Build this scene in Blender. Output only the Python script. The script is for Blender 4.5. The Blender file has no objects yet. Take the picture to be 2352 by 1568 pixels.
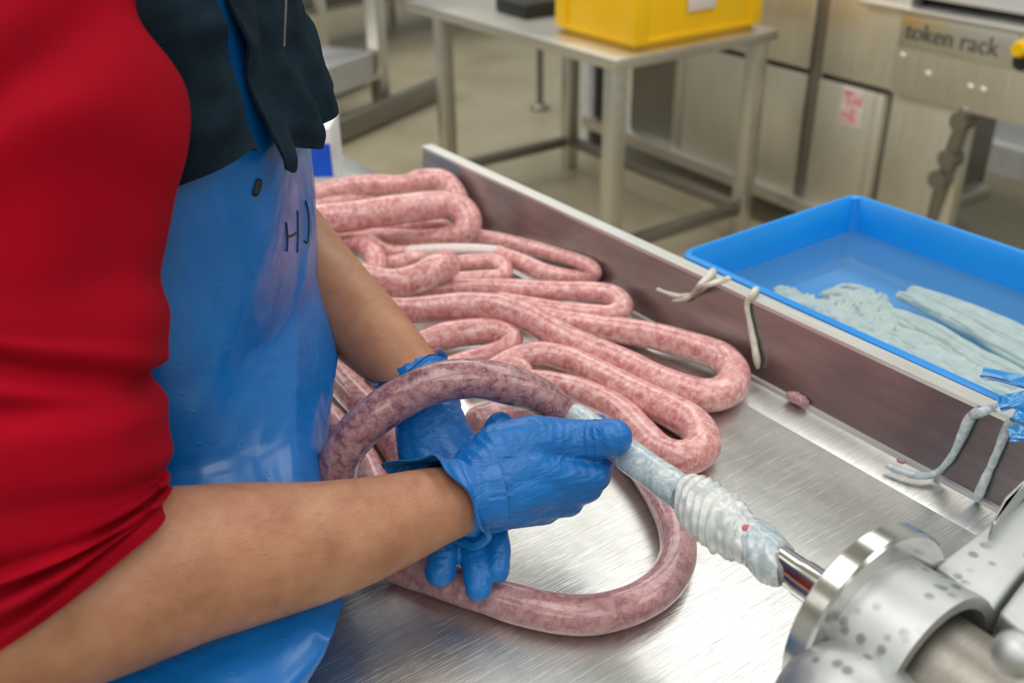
import bpy, bmesh, math, random
import numpy as np
from mathutils import Vector, Matrix, noise
from mathutils.bvhtree import BVHTree
random.seed(7); V3 = Vector
SC = bpy.context.scene
COL = SC.collection
# ------------------------------------------------------------------ camera
FW, FH, FPX = 2352, 1568, 2287.0
def _n(v): return v / np.linalg.norm(v)
_up = -_n(np.array([74., -4166., -FPX]))
_U = _n(np.array([-1676., (FPX * FPX - 1676. * 74.) / 4166., -FPX]))
_V = np.cross(_U, _up)
RC = np.stack([_V, _U, _up])                  # camera axes -> world axes (X across the trough, Y along it, Z up)
CAM = np.array([0., 0., 1.44])
cd = bpy.data.cameras.new('camera'); cam = bpy.data.objects.new('camera', cd); COL.objects.link(cam)
cd.sensor_width = 36; cd.lens = 36 * FPX / FW; cd.clip_start = .05
cam.matrix_world = Matrix.Translation(Vector(CAM)) @ Matrix(RC.tolist()).to_4x4()
cd.dof.use_dof = True; cd.dof.focus_distance = .86; cd.dof.aperture_fstop = 5.0
SC.camera = cam
# ------------------------------------------------------------------ world, lamps, exposure
w = bpy.data.worlds.new('world'); SC.world = w; w.use_nodes = True
w.node_tree.nodes['Background'].inputs[0].default_value = (.9, .95, 1, 1)
w.node_tree.nodes['Background'].inputs[1].default_value = .25
vs = SC.view_settings
vs.view_transform = 'Standard'; vs.look = 'None'; vs.exposure = 0.02; vs.gamma = 1; vs.use_curve_mapping = False
def area(name, loc, sx, sy, power, col=(1, .98, .95)):
    l = bpy.data.lights.new(name, 'AREA'); l.shape = 'RECTANGLE'; l.size = sx; l.size_y = sy; l.energy = power; l.color = col
    o = bpy.data.objects.new(name, l); COL.objects.link(o); o.location = loc; return o
for i, (x, y) in enumerate([(x, y) for x in (-2.6, -.2, 2.2) for y in (-2.0, .8, 3.6, 6.4)]):
    area('ceiling_lamp', (x, y, 3.12), 1.2, 2.2, 29)

# ------------------------------------------------------------------ helpers
def ray(px, py): return RC @ np.array([(px - FW / 2) / FPX, -(py - FH / 2) / FPX, -1.])
def D(px, py, d): return Vector(CAM + ray(px, py) * d)             # a point at depth d
def Z(px, py, z):
    r = ray(px, py); return Vector(CAM + r * ((z - CAM[2]) / r[2]))
def X(px, py, x):
    r = ray(px, py); return Vector(CAM + r * ((x - CAM[0]) / r[0]))
def depth(p): return -(RC.T @ (np.array(p) - CAM))[2]
UPV = Vector(RC[:, 1]); FWD = Vector(RC @ np.array([0, 0, -1.]))

def tag(o, label=None, cat=None, group=None, kind=None):
    if label: o['label'] = label
    if cat: o['category'] = cat
    if group: o['group'] = group
    if kind: o['kind'] = kind
    return o
def thing(name, label, cat, loc=(0, 0, 0), rz=0, group=None):
    o = bpy.data.objects.new(name, None); COL.objects.link(o); o.location = loc; o.rotation_euler = (0, 0, rz)
    o.empty_display_size = .05
    return tag(o, label, cat, group)
def link(name, me, mat, parent=None, world=True, smooth=False):
    o = bpy.data.objects.new(name, me); COL.objects.link(o)
    if mat: me.materials.append(mat)
    if smooth:
        for p in me.polygons: p.use_smooth = True
    if parent:
        o.parent = parent
        if world:                                  # mesh given in world coordinates
            m = parent.matrix_basis.copy(); q = parent.parent
            while q: m = q.matrix_basis @ m; q = q.parent
            me.transform(m.inverted())
    return o
def py_mesh(name, v, f):
    me = bpy.data.meshes.new(name); me.from_pydata([tuple(a) for a in v], [], f); me.update(); return me
def finish(bm, name):
    bmesh.ops.recalc_face_normals(bm, faces=bm.faces); me = bpy.data.meshes.new(name); bm.to_mesh(me); bm.free(); return me
def sharp(o, ang=35):
    me = o.data
    for p in me.polygons: p.use_smooth = True
    me.set_sharp_from_angle(angle=math.radians(ang)); return o
def add_box(bm, lo, hi, bev=0, seg=2, M=None):
    c = [(a + b) / 2 for a, b in zip(lo, hi)]; s = [abs(b - a) for a, b in zip(lo, hi)]
    r = bmesh.ops.create_cube(bm, size=1); vv = r['verts']
    bmesh.ops.scale(bm, vec=s, verts=vv); bmesh.ops.translate(bm, vec=c, verts=vv)
    if bev > 0:
        ed = list({e for v in vv for e in v.link_edges})
        g = bmesh.ops.bevel(bm, geom=ed, offset=min(bev, min(s) * .45), segments=seg, profile=.5, affect='EDGES'); vv = list({v for f in g['faces'] for v in f.verts} | {v for v in vv if v.is_valid})
    if M is not None: bmesh.ops.transform(bm, matrix=M, verts=vv)
    return vv
def box(name, lo, hi, mat, parent=None, bev=.003, M=None, world=False):
    bm = bmesh.new(); add_box(bm, lo, hi, bev, 2, M)
    return sharp(link(name, finish(bm, name), mat, parent, world))
def frame_of(d):
    d = Vector(d).normalized(); a = Vector((0, 0, 1)) if abs(d.z) < .9 else Vector((1, 0, 0))
    x = d.cross(a).normalized(); y = x.cross(d).normalized(); return x, y, d
def cr(pts, n):                                    # Catmull-Rom through rows of numbers
    P = np.array(pts, float); P = np.vstack([2 * P[0] - P[1], P, 2 * P[-1] - P[-2]]); out = []
    for i in range(1, len(P) - 2):
        for k in range(n):
            t = k / n; a, b, c, d = P[i - 1:i + 3]
            out.append(.5 * (2 * b + (c - a) * t + (2 * a - 5 * b + 4 * c - d) * t * t + (3 * b - a - 3 * c + d) * t ** 3))
    out.append(P[-2]); return np.array(out)
def tube(pts, rad, seg=16, caps='round', prof=None):
    """closed tube through world points; rad a list; returns verts, faces"""
    P = [Vector(p) for p in pts]; N = len(P); R = list(rad) if hasattr(rad, '__len__') else [rad] * N
    if caps == 'round':                            # rounded ends
        a, b = (P[0] - P[1]).normalized(), (P[-1] - P[-2]).normalized()
        h = [(.98, .2), (.9, .43), (.71, .7), (.38, .92)]
        P = [P[0] + a * R[0] * s for s, c in h] + P + [P[-1] + b * R[-1] * s for s, c in h[::-1]]
        R = [R[0] * c for s, c in h] + R + [R[-1] * c for s, c in h[::-1]]
    N = len(P); v = []; f = []; up = None
    for i in range(N):
        t = (P[min(i + 1, N - 1)] - P[max(i - 1, 0)]).normalized()
        if up is None: up = frame_of(t)[1]
        up = (up - t * up.dot(t)); up = up.normalized() if up.length > 1e-6 else frame_of(t)[1]
        sd = t.cross(up)
        for k in range(seg):
            a = 2 * math.pi * k / seg; sx, sy = (1, 1) if prof is None else prof
            v.append(P[i] + (sd * math.cos(a) * sx + up * math.sin(a) * sy) * R[i])
    for i in range(N - 1):
        for k in range(seg):
            f.append((i * seg + k, i * seg + (k + 1) % seg, (i + 1) * seg + (k + 1) % seg, (i + 1) * seg + k))
    f.append(tuple(range(seg))[::-1]); f.append(tuple((N - 1) * seg + k for k in range(seg)))
    return v, f
def tube_obj(name, pts, rad, mat, parent=None, seg=16, caps='round', prof=None, world=True):
    v, f = tube(pts, rad, seg, caps, prof); return sharp(link(name, py_mesh(name, v, f), mat, parent, world), 50)
def lathe(prof, A, B, seg=64):                     # profile of (t along A->B in metres, radius)
    x, y, d = frame_of(B - A); v = []; f = []
    for t, r in prof:
        for k in range(seg):
            a = 2 * math.pi * k / seg; v.append(A + d * t + (x * math.cos(a) + y * math.sin(a)) * r)
    n = len(prof)
    for i in range(n - 1):
        for k in range(seg):
            f.append((i * seg + k, i * seg + (k + 1) % seg, (i + 1) * seg + (k + 1) % seg, (i + 1) * seg + k))
    f.append(tuple(range(seg))[::-1]); f.append(tuple((n - 1) * seg + k for k in range(seg)))
    return v, f
def lathe_obj(name, prof, A, B, mat, parent=None, seg=64):
    v, f = lathe(prof, A, B, seg); return sharp(link(name, py_mesh(name, v, f), mat, parent), 30)
_b = bmesh.new(); bmesh.ops.create_icosphere(_b, subdivisions=3, radius=1); ICO = [v.co.copy() for v in _b.verts]; _b.free()
def add_cap(bm, p0, r0, p1, r1):
    vv = [bm.verts.new(p + c * r) for p, r in ((p0, r0), (p1, r1)) for c in ICO]
    bmesh.ops.convex_hull(bm, input=vv)
    bad = [v for v in bm.verts if not v.link_faces]
    if bad: bmesh.ops.delete(bm, geom=bad, context='VERTS')
def blob(name, caps, voxel, smooth, it):
    """one continuous surface grown over tapered limbs"""
    bm = bmesh.new()
    for c in caps:
        b2 = bmesh.new(); add_cap(b2, *c); t = bpy.data.meshes.new('t'); b2.to_mesh(t); b2.free(); bm.from_mesh(t); bpy.data.meshes.remove(t)
    me = bpy.data.meshes.new(name); bm.to_mesh(me); bm.free()
    o = bpy.data.objects.new('tmp', me); COL.objects.link(o)
    m = o.modifiers.new('r', 'REMESH'); m.mode = 'VOXEL'; m.voxel_size = voxel
    s = o.modifiers.new('s', 'SMOOTH'); s.factor = smooth; s.iterations = it
    dg = bpy.context.evaluated_depsgraph_get(); out = bpy.data.meshes.new_from_object(o.evaluated_get(dg))
    bpy.data.objects.remove(o); bpy.data.meshes.remove(me); out.name = name; out.materials.clear(); return out
def displace(me, fn):
    N = [v.normal.copy() for v in me.vertices]
    for v, n in zip(me.vertices, N): v.co += n * fn(v.co)
    me.update()
def fbm(p, o=3): return noise.fractal(p, 1.0, 2.0, o)

# ------------------------------------------------------------------ materials
class NT:
    def __init__(s, name):
        s.m = bpy.data.materials.new(name); s.m.use_nodes = True; s.t = s.m.node_tree; s.b = s.t.nodes['Principled BSDF']
        s.tc = s.n('ShaderNodeTexCoord')
    def n(s, t, **k):
        x = s.t.nodes.new(t)
        for a, b in k.items(): setattr(x, a, b)
        return x
    def l(s, a, b): s.t.links.new(a, b)
    def noise(s, scale, detail=3, rough=.5, stretch=None, coord='Object', dist=0):
        x = s.n('ShaderNodeTexNoise'); x.inputs['Scale'].default_value = scale; x.inputs['Detail'].default_value = detail; x.inputs['Roughness'].default_value = rough
        x.inputs['Distortion'].default_value = dist
        if stretch is not None:
            mp = s.n('ShaderNodeMapping'); mp.inputs['Scale'].default_value = stretch[:3]
            if len(stretch) > 3: mp.inputs['Rotation'].default_value = stretch[3]
            s.l(s.tc.outputs[coord], mp.inputs[0]); s.l(mp.outputs[0], x.inputs['Vector'])
        else: s.l(s.tc.outputs[coord], x.inputs['Vector'])
        return x.outputs['Fac']
    def ramp(s, fac, stops):
        r = s.n('ShaderNodeValToRGB'); e = r.color_ramp.elements
        while len(e) < len(stops): e.new(.5)
        for q, (p, c) in zip(e, stops): q.position = p; q.color = (*c, 1) if len(c) == 3 else c
        s.l(fac, r.inputs[0]); return r.outputs[0]
    def mix(s, a, b, fac, mode='MIX'):
        x = s.n('ShaderNodeMix', data_type='RGBA', blend_type=mode)
        for v, i in ((fac, 0), (a, 6), (b, 7)):
            if hasattr(v, 'is_linked'): s.l(v, x.inputs[i])
            else: x.inputs[i].default_value = v if i == 0 else (*v, 1)
        return x.outputs[2]
    def mr(s, fac, a, b, c=0, d=1):
        x = s.n('ShaderNodeMapRange'); s.l(fac, x.inputs[0])
        for i, v in zip((1, 2, 3, 4), (c, d, a, b)): x.inputs[i].default_value = v
        return x.outputs[0]
    def bump(s, h, strength, dist, prev=None):
        x = s.n('ShaderNodeBump'); x.inputs['Strength'].default_value = strength; x.inputs['Distance'].default_value = dist
        s.l(h, x.inputs['Height'])
        if prev is not None: s.l(prev, x.inputs['Normal'])
        return x.outputs[0]
    def set(s, **k):
        for a, v in k.items():
            i = s.b.inputs[a.replace('_', ' ')]
            if hasattr(v, 'is_linked'): s.l(v, i)
            else: i.default_value = (*v, 1) if isinstance(v, tuple) and len(v) == 3 and i.type == 'RGBA' else v
        return s
def plain(name, col, rough=.5, metal=0, var=.12, nscale=20, bump=0, bscale=80, spec=.5):
    t = NT(name); f = t.noise(nscale, 4)
    lo = tuple(c * (1 - var) for c in col); hi = tuple(min(1, c * (1 + var)) for c in col)
    t.set(Base_Color=t.ramp(f, [(.3, lo), (.7, hi)]), Roughness=t.mr(f, rough * .85, min(1, rough * 1.15)), Metallic=metal, Specular_IOR_Level=spec)
    if bump: t.set(Normal=t.bump(t.noise(bscale, 3), bump, .002))
    return t.m
def steel(name, col=(.62, .61, .58), rough=.3, streak=(1, 60, 60), nscale=8, scratch=.0, spots=0):
    t = NT(name); f = t.noise(nscale, 5, .6, streak); g = t.noise(3, 4)
    c = t.ramp(f, [(.25, tuple(a * .85 for a in col)), (.75, tuple(min(1, a * 1.12) for a in col))])
    r = t.mr(g, rough * .8, rough * 1.25, .3, .7)
    if spots:                                      # dried water spots
        vo = t.n('ShaderNodeTexVoronoi'); vo.inputs['Scale'].default_value = spots; t.l(t.tc.outputs['Object'], vo.inputs['Vector'])
        sp = t.mr(vo.outputs['Distance'], 1, 0, .2, .36); ms = t.mr(t.noise(spots * .3, 3), 0, .8, .48, .58)
        mu = t.n('ShaderNodeMath', operation='MULTIPLY'); t.l(sp, mu.inputs[0]); t.l(ms, mu.inputs[1])
        c = t.mix(c, tuple(a * .38 for a in col), mu.outputs[0])
    nrm = t.bump(f, .03, .0006)
    if scratch:
        for ang in (.35, .8, 1.25, 2.1, 2.7):
            s_ = t.ramp(t.noise(60, 2, .5, (.3, 20, 1, (0, 0, ang)), dist=.2), [(.62, (0, 0, 0)), (.68, (1, 1, 1))])
            c = t.mix(c, tuple(min(1, a * 1.3) for a in col), s_) if ang < 1 else t.mix(c, tuple(a * .82 for a in col), s_)
            nrm = t.bump(s_, scratch, .0004, nrm)
    t.set(Base_Color=c, Metallic=1., Roughness=r, Normal=nrm); return t.m
def sausage_mat(name, base, dark, fat, rough=.22, low=None):
    t = NT(name)
    a = t.noise(105, 4, .62, dist=.5); b = t.noise(230, 3, .6); c_ = t.noise(26, 3)
    c = t.ramp(a, [(.36, dark), (.5, base), (.66, tuple(min(1, .35 * x + .65 * y) for x, y in zip(base, fat)))])
    c = t.mix(c, fat, t.mr(b, 0, .75, .56, .70))
    c = t.mix(c, dark, t.mr(c_, 0, .3, .52, .75))
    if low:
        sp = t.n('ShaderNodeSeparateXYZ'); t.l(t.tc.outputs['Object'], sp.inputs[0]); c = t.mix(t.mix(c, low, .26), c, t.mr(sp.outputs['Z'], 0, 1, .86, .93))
    t.set(Base_Color=c, Roughness=t.mr(b, rough, rough + .18), Subsurface_Weight=.12, Subsurface_Scale=.004, Coat_Weight=.6, Coat_Roughness=.07, Specular_IOR_Level=.5)
    t.b.inputs['Subsurface Radius'].default_value = (1, .4, .3)
    t.set(Normal=t.bump(t.noise(85, 3), .8, .0026, t.bump(t.noise(420, 2), .2, .0005)))
    return t.m
M = {}
M['sausage'] = sausage_mat('sausage_pale', (.71, .325, .315), (.53, .19, .195), (.86, .63, .61))
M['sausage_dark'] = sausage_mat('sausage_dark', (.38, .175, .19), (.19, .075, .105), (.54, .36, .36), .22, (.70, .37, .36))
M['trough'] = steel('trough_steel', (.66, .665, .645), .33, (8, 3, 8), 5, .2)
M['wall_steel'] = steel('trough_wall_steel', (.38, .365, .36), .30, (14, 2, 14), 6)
M['rim'] = steel('rim_steel', (.72, .72, .70), .45, (40, 1, 40))
M['steel'] = steel('frame_steel', (.65, .63, .58), .38)
M['steel_dark'] = steel('dark_steel', (.30, .28, .25), .45)
M['chrome'] = steel('chrome', (.70, .69, .67), .17, (1, 1, 1), 30)
M['cast'] = steel('matte_cast', (.54, .56, .56), .50, (1, 1, 1), 14, 0, 85)
M['panel'] = steel('panel_steel', (.74, .71, .63), .5, (30, 30, 1), 5)
M['red'] = plain('red_cotton', (.31, .001, .011), .9, 0, .16, 9, .25, 900, .1)
M['vest'] = plain('navy_cotton', (.010, .022, .034), .92, 0, .3, 40, .5, 500, .08)
M['trousers'] = plain('trouser_cloth', (.03, .035, .05), .9)
M['boot'] = plain('white_rubber', (.7, .7, .68), .5)
M['cap'] = plain('white_cap', (.75, .75, .75), .8)
M['tub'] = plain('tub_plastic', (.003, .27, .78), .32, 0, .06, 6)
M['yellow'] = plain('yellow_plastic', (.94, .55, .0), .4, 0, .05, 5)
M['blue_plain'] = plain('blue_plastic', (.0, .09, .66), .4)
M['white_plastic'] = plain('white_plastic', (.74, .75, .76), .4)
M['black'] = plain('black_rubber', (.012, .012, .013), .5)
M['wallpaint'] = plain('wall_panel', (.62, .66, .66), .5, 0, .05, 3)
M['ink'] = plain('ink', (.012, .014, .03), .6)
M['text'] = plain('dark_print', (.10, .10, .095), .6)
M['green'] = plain('green_plastic', (.0, .18, .12), .4)
M['bead'] = plain('zip_teeth', (.16, .16, .15), .4, .6)
t = NT('floor_resin'); a = t.noise(2.2, 5, .6); b = t.noise(26, 4)
c = t.ramp(a, [(.3, (.33, .285, .185)), (.7, (.44, .39, .275))]); c = t.mix(c, (.25, .17, .11), t.mr(t.noise(1.1, 3), 0, .5, .6, .75))
t.set(Base_Color=c, Roughness=t.mr(b, .28, .5), Normal=t.bump(b, .2, .002)); M['floor'] = t.m
t = NT('skin'); a = t.noise(28, 5, .6); b = t.noise(9, 3)
c = t.ramp(a, [(.33, (.37, .160, .082)), (.5, (.45, .208, .113)), (.7, (.51, .262, .15))]); c = t.mix(c, (.50, .17, .10), t.mr(b, 0, .25, .5, .75))
t.set(Base_Color=c, Roughness=.5, Subsurface_Weight=.15, Subsurface_Scale=.006, Normal=t.bump(t.noise(320, 3), .28, .0006, t.bump(t.noise(45, 3), .15, .002)))
M['skin'] = t.m
M['hair'] = plain('arm_hair', (.20, .115, .06), .6)
t = NT('nitrile'); a = t.noise(9, 4)
w1 = t.noise(34, 3, .5, (1, 1, 3.2, (.2, .5, .3)), dist=1.2); w2 = t.noise(130, 2, .5, (1, .3, 1.6, (0, .6, .2)), dist=1.)
t.set(Base_Color=t.ramp(a, [(.3, (.001, .125, .43)), (.7, (.002, .175, .56))]), Roughness=t.mr(a, .34, .48), Coat_Weight=.10, Coat_Roughness=.15,
      Normal=t.bump(w1, .55, .004, t.bump(w2, .28, .0014))); M['glove'] = t.m
t = NT('apron_plastic'); a = t.noise(7, 4); dr = t.noise(160, 2)
t.set(Base_Color=t.ramp(a, [(.3, (.0005, .128, .46)), (.7, (.001, .170, .56))]), Roughness=t.mr(a, .25, .4), Coat_Weight=.3, Coat_Roughness=.12,
      Normal=t.bump(t.noise(7, 3, .5, (1.2, 1.2, .7, (.5, .3, 0)), dist=.8), .7, .02, t.bump(t.ramp(dr, [(.66, (0, 0, 0)), (.74, (1, 1, 1))]), .35, .001))); M['apron'] = t.m
t = NT('wet_casing'); a = t.noise(55, 4, .6, (1, 1, 1), dist=2.5)
t.set(Base_Color=t.ramp(a, [(.35, (.36, .46, .52)), (.55, (.52, .60, .63)), (.7, (.74, .78, .78))]), Roughness=.2, Coat_Weight=.5, Coat_Roughness=.08, Subsurface_Weight=.1, Subsurface_Scale=.003,
      Normal=t.bump(a, .5, .002)); M['casing_horn'] = t.m
t = NT('bunched_casing'); a = t.noise(40, 4, .6, dist=1.5)
t.set(Base_Color=t.ramp(a, [(.3, (.50, .57, .60)), (.6, (.70, .72, .70)), (.8, (.80, .74, .66))]), Roughness=.25, Coat_Weight=.5, Coat_Roughness=.1, Subsurface_Weight=.2, Subsurface_Scale=.004,
      Normal=t.bump(a, .6, .003)); M['casing_bunch'] = t.m
t = NT('casing'); a = t.noise(60, 4, .6)
t.set(Base_Color=t.ramp(a, [(.3, (.52, .48, .38)), (.7, (.78, .75, .66))]), Roughness=.35, Subsurface_Weight=.15, Subsurface_Scale=.003, Normal=t.bump(a, .4, .002)); M['casing'] = t.m
t = NT('wet_white_casing'); a = t.noise(50, 4, .6)
t.set(Base_Color=t.ramp(a, [(.3, (.72, .67, .59)), (.7, (.93, .87, .79))]), Roughness=.3, Normal=t.bump(a, .5, .003)); M['casing_tub'] = t.m
M['casing_pink'] = plain('empty_casing', (.74, .66, .63), .25, 0, .12, 200, .4, 250)
t = NT('blue_film'); a = t.noise(30, 3)
t.set(Base_Color=(.02, .36, .80), Roughness=.15, Transmission_Weight=.35, Alpha=.8, Coat_Weight=.4, Normal=t.bump(a, .4, .003)); M['film'] = t.m
M['purple'] = plain('purple_line', (.10, .01, .16), .4)
M['casing_tub'].node_tree.nodes['Principled BSDF'].inputs['Roughness'].default_value = .4
t = bpy.data.materials.new('water'); t.use_nodes = True; nt = t.node_tree; nt.nodes.remove(nt.nodes['Principled BSDF'])
tr = nt.nodes.new('ShaderNodeBsdfTransparent'); gl = nt.nodes.new('ShaderNodeBsdfGlossy'); fr = nt.nodes.new('ShaderNodeFresnel'); mx = nt.nodes.new('ShaderNodeMixShader')
tr.inputs[0].default_value = (.90, .965, .985, 1); gl.inputs['Roughness'].default_value = .03; fr.inputs[0].default_value = 1.33
nt.links.new(fr.outputs[0], mx.inputs[0]); nt.links.new(tr.outputs[0], mx.inputs[1]); nt.links.new(gl.outputs[0], mx.inputs[2]); df = nt.nodes.new('ShaderNodeBsdfDiffuse'); df.inputs[0].default_value = (.28, .66, .82, 1); m2 = nt.nodes.new('ShaderNodeMixShader'); m2.inputs[0].default_value = .16; nt.links.new(mx.outputs[0], m2.inputs[1]); nt.links.new(df.outputs[0], m2.inputs[2]); nt.links.new(m2.outputs[0], nt.nodes['Material Output'].inputs[0]); M['water'] = t

# ------------------------------------------------------------------ the room
def struct(name, lo, hi, mat, **k): o = box(name, lo, hi, mat, bev=0, **k); return tag(o, kind='structure')
struct('floor', (-5, -4, -.1), (3.95, 9.5, 0), M['floor'])
struct('ceiling', (-5, -4, 3.2), (3.95, 9.5, 3.3), M['wallpaint'])
struct('wall_right', (3.95, -4, -.1), (4.1, 9.5, 3.3), M['wallpaint'])
struct('wall_back', (-5, 9.5, -.1), (4.1, 9.65, 3.3), M['wallpaint'])
struct('wall_left', (-5.15, -4, -.1), (-5, 9.5, 3.3), M['wallpaint'])
struct('wall_front', (-5, -4.15, -.1), (4.1, -4, 3.3), M['wallpaint'])
struct('baseboard_right', (3.90, -4, 0), (3.95, 9.5, .12), M['white_plastic'])

# ------------------------------------------------------------------ trough table
ZT = .82
trough = thing('stuffing_trough', 'long stainless steel trough table full of coiled raw sausage', 'trough', (.80, .7, 0), math.radians(3.0))
# local frame: x across (0 at the foot of the far wall), y along
bm = bmesh.new(); add_box(bm, (-.648, -.55, ZT - .012), (-.055, 1.15, ZT), .002); add_box(bm, (-.055, -.55, ZT - .02), (.012, 1.15, ZT - .005), .001)
sharp(link('bottom_plate', finish(bm, 'bottom_plate'), M['trough'], trough, False))
def prism(name, sec, y0, y1, mat, parent):
    n = len(sec); v = [(x, y0, z) for x, z in sec] + [(x, y1, z) for x, z in sec]
    f = [tuple(range(n))[::-1], tuple(range(n, 2 * n))] + [(i, (i + 1) % n, n + (i + 1) % n, n + i) for i in range(n)]
    bm = bmesh.new(); me = py_mesh(name, v, f); bm.from_mesh(me); bpy.data.meshes.remove(me)
    return sharp(link(name, finish(bm, name), mat, parent, False))
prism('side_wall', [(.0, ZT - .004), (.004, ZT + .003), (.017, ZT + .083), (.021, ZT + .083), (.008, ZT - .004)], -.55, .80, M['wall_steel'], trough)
prism('rolled_rim', [(.014, ZT + .083), (.014, ZT + .088), (.034, ZT + .088), (.036, ZT + .083), (.034, ZT + .065), (.032, ZT + .065), (.032, ZT + .083)], -.55, .80, M['rim'], trough)
prism('weld_strip', [(-.004, ZT - .005), (-.002, ZT - .001), (.004, ZT), (.006, ZT - .005)], -.55, .8, M['rim'], trough)
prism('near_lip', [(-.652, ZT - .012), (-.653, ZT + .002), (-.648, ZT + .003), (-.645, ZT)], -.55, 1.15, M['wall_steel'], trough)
for x in (-.56, -.06):
    for y in (-.48, 1.05): box('leg', (x - .025, y - .025, 0), (x + .025, y + .025, ZT - .02), M['steel'], trough)
box('apron_rail', (-.55, -.48, .72), (-.5, 1.05, .78), M['steel'], trough)
box('apron_rail', (-.10, -.48, .72), (-.05, 1.05, .78), M['steel'], trough)

# ------------------------------------------------------------------ sausages
def strand_path(pts):
    """rows (px, py, half width px, layer[, z]) -> world path resting on the trough or on the coils below"""
    out = []
    for p in pts:
        px, py, h, lay = p[:4]; z = ZT + .018
        for _ in range(6):
            q = Z(px, py, z); r = min(.025, h * depth(q) / FPX); z = ZT + r * (1 + 1.55 * lay) + .0012
        for _ in range(60):
            q = Z(px, py, z)
            if q.x + r * 1.02 < .80 - .0524 * (q.y - .7) + .017 * (z - ZT) / .083: break
            z += .0015
        out.append((*Z(px, py, z), r))
    return out
def strand(name, rows, label, mat, group=None, seg=28, wob=.05, dens=7, parent=None, cat='sausage'):
    c = cr(rows, dens); pts = c[:, :3]; rad = [r * (1 + wob * noise.noise(Vector(p) * 34)) for p, r in zip(pts, c[:, 3])]
    o = tube_obj(name, pts, rad, M[mat], parent, seg)
    return tag(o, label, cat, group) if parent is None else o
G = 'raw sausage coils in the trough'
S = [
 ('raw sausage at the far back, topmost bend beside the trough wall', [(690,452,19,1),(780,432,20,1.2),(850,424,20,1.4),(924,424,20,1.5),(965,414,22,1.5),(1008,413,23,1.4),(1036,432,23,1),(1052,462,23,.5),(1060,500,22,0)]),
 ('straight raw sausage squeezed between the two rearmost coils', [(690,474,16,.6),(780,460,17,.7),(850,452,17,.7),(941,442,17,.6),(1000,446,16,.4)]),
 ('thick raw sausage hairpin in front of the rearmost bend', [(680,512,31,1.3),(740,503,31,1.3),(803,497,31,1.3),(907,482,31,1.3),(1010,470,29,1.2),(1055,480,29,1),(1074,508,29,.6),(1062,535,26,.3),(1020,546,21,.1),(958,548,18,0),(889,544,17,0),(820,545,17,0),(740,556,17,0)]),
 ('pale raw sausage lying inside the thick rear hairpin', [(840,526,17,0),(900,525,18,.1),(960,524,18,.1),(1015,520,16,.1)]),
 ('slim raw sausage hairpin along the trough wall behind the white casing', [(1070,540,17,.2),(1148,553,17,0),(1217,569,17,0),(1285,586,14,0),(1330,600,14,0),(1358,614,14,0),(1366,628,14,0),(1345,638,15,0),(1300,636,17,0),(1250,625,18,0),(1199,603,18,.2),(1148,583,15,.6)]),
 ('short curled raw sausage next to the bare forearm', [(740,566,17,.4),(770,560,17,.6),(814,559,18,.8),(847,570,20,.8),(862,592,21,.6),(866,618,20,.3)]),
 ('thick raw sausage with a rounded end in the middle of the pile', [(760,582,22,.6),(790,605,25,.8),(825,630,28,1),(868,646,30,1),(915,650,30,1),(962,638,31,1),(1000,619,32,1),(1022,608,31,1)]),
 ('bit of raw sausage inside the short curl', [(880,606,16,.2),(915,602,17,.4),(950,594,17,.4),(985,588,15,.3)]),
 ('small raw sausage hairpin right of the rounded sausage end', [(1020,612,16,.2),(1060,603,16,.3),(1100,601,16,.3),(1138,602,17,.3),(1160,617,17,.2),(1152,634,16,.1),(1113,637,15,0),(1044,641,15,0)]),
 ('raw sausage hairpin with its bend under the trough wall, mid pile', [(880,672,18,.4),(941,669,19,.4),(1044,660,19,.3),(1182,663,20,.3),(1285,668,20,.3),(1365,671,21,.3),(1412,682,23,.2),(1430,706,24,.1),(1402,722,22,0),(1354,719,19,0),(1285,712,18,0),(1210,700,18,0),(1150,690,18,0)]),
 ('long raw sausage crossing the pile to the large bend by the wall', [(800,716,25,.8),(879,712,26,.9),(941,713,27,.9),(1010,707,28,.9),(1079,703,29,.9),(1148,708,30,.9),(1210,728,31,.8),(1268,762,32,.5),(1337,795,32,.2),(1423,830,33,0),(1500,868,35,0),(1570,897,37,0),(1630,908,38,0),(1676,890,38,0),(1684,852,36,0),(1648,816,34,0),(1570,790,32,0),(1490,769,30,0),(1400,755,28,0),(1310,741,26,0),(1250,727,23,0),(1190,718,20,0)]),
 ('short raw sausage hairpin just above the left glove', [(900,822,28,.2),(972,788,29,.3),(1027,770,30,.3),(1096,761,30,.3),(1145,763,29,.3),(1175,778,26,.2),(1160,799,23,.1),(1113,815,22,0),(1044,836,22,0),(980,862,22,0)]),
 ('raw sausage coil nearest the horn, with its bend on bare steel', [(1090,872,22,0),(1130,848,23,.2),(1165,828,24,.3),(1217,814,27,.3),(1260,815,29,.2),(1320,832,31,0),(1400,872,34,0),(1480,915,37,0),(1550,948,39,0),(1597,980,41,0),(1614,1020,42,0),(1588,1047,41,0),(1550,1050,39,0),(1510,1030,36,0),(1468,985,34,0),(1420,940,32,0),(1360,908,30,0),(1300,889,29,0),(1235,878,28,0),(1170,880,26,0)]),
 ('raw sausage lying between the apron and the left wrist', [(730,800,33,0),(765,850,34,0),(812,905,35,0),(860,955,36,0),(902,1005,37,0),(930,1055,37,0),(945,1110,37,0),(940,1170,36,0)]),
 ('dark raw sausage half hidden under the held loop beside the apron', [(715,930,33,0),(765,975,34,0),(812,1030,35,0),(850,1090,36,0),(870,1150,36,0)]),
]
def fat(rows): return [(a, b, c * (1.14 if b < 720 and a < 1420 else 1.05), *d) for a, b, c, *d in rows]
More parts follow.
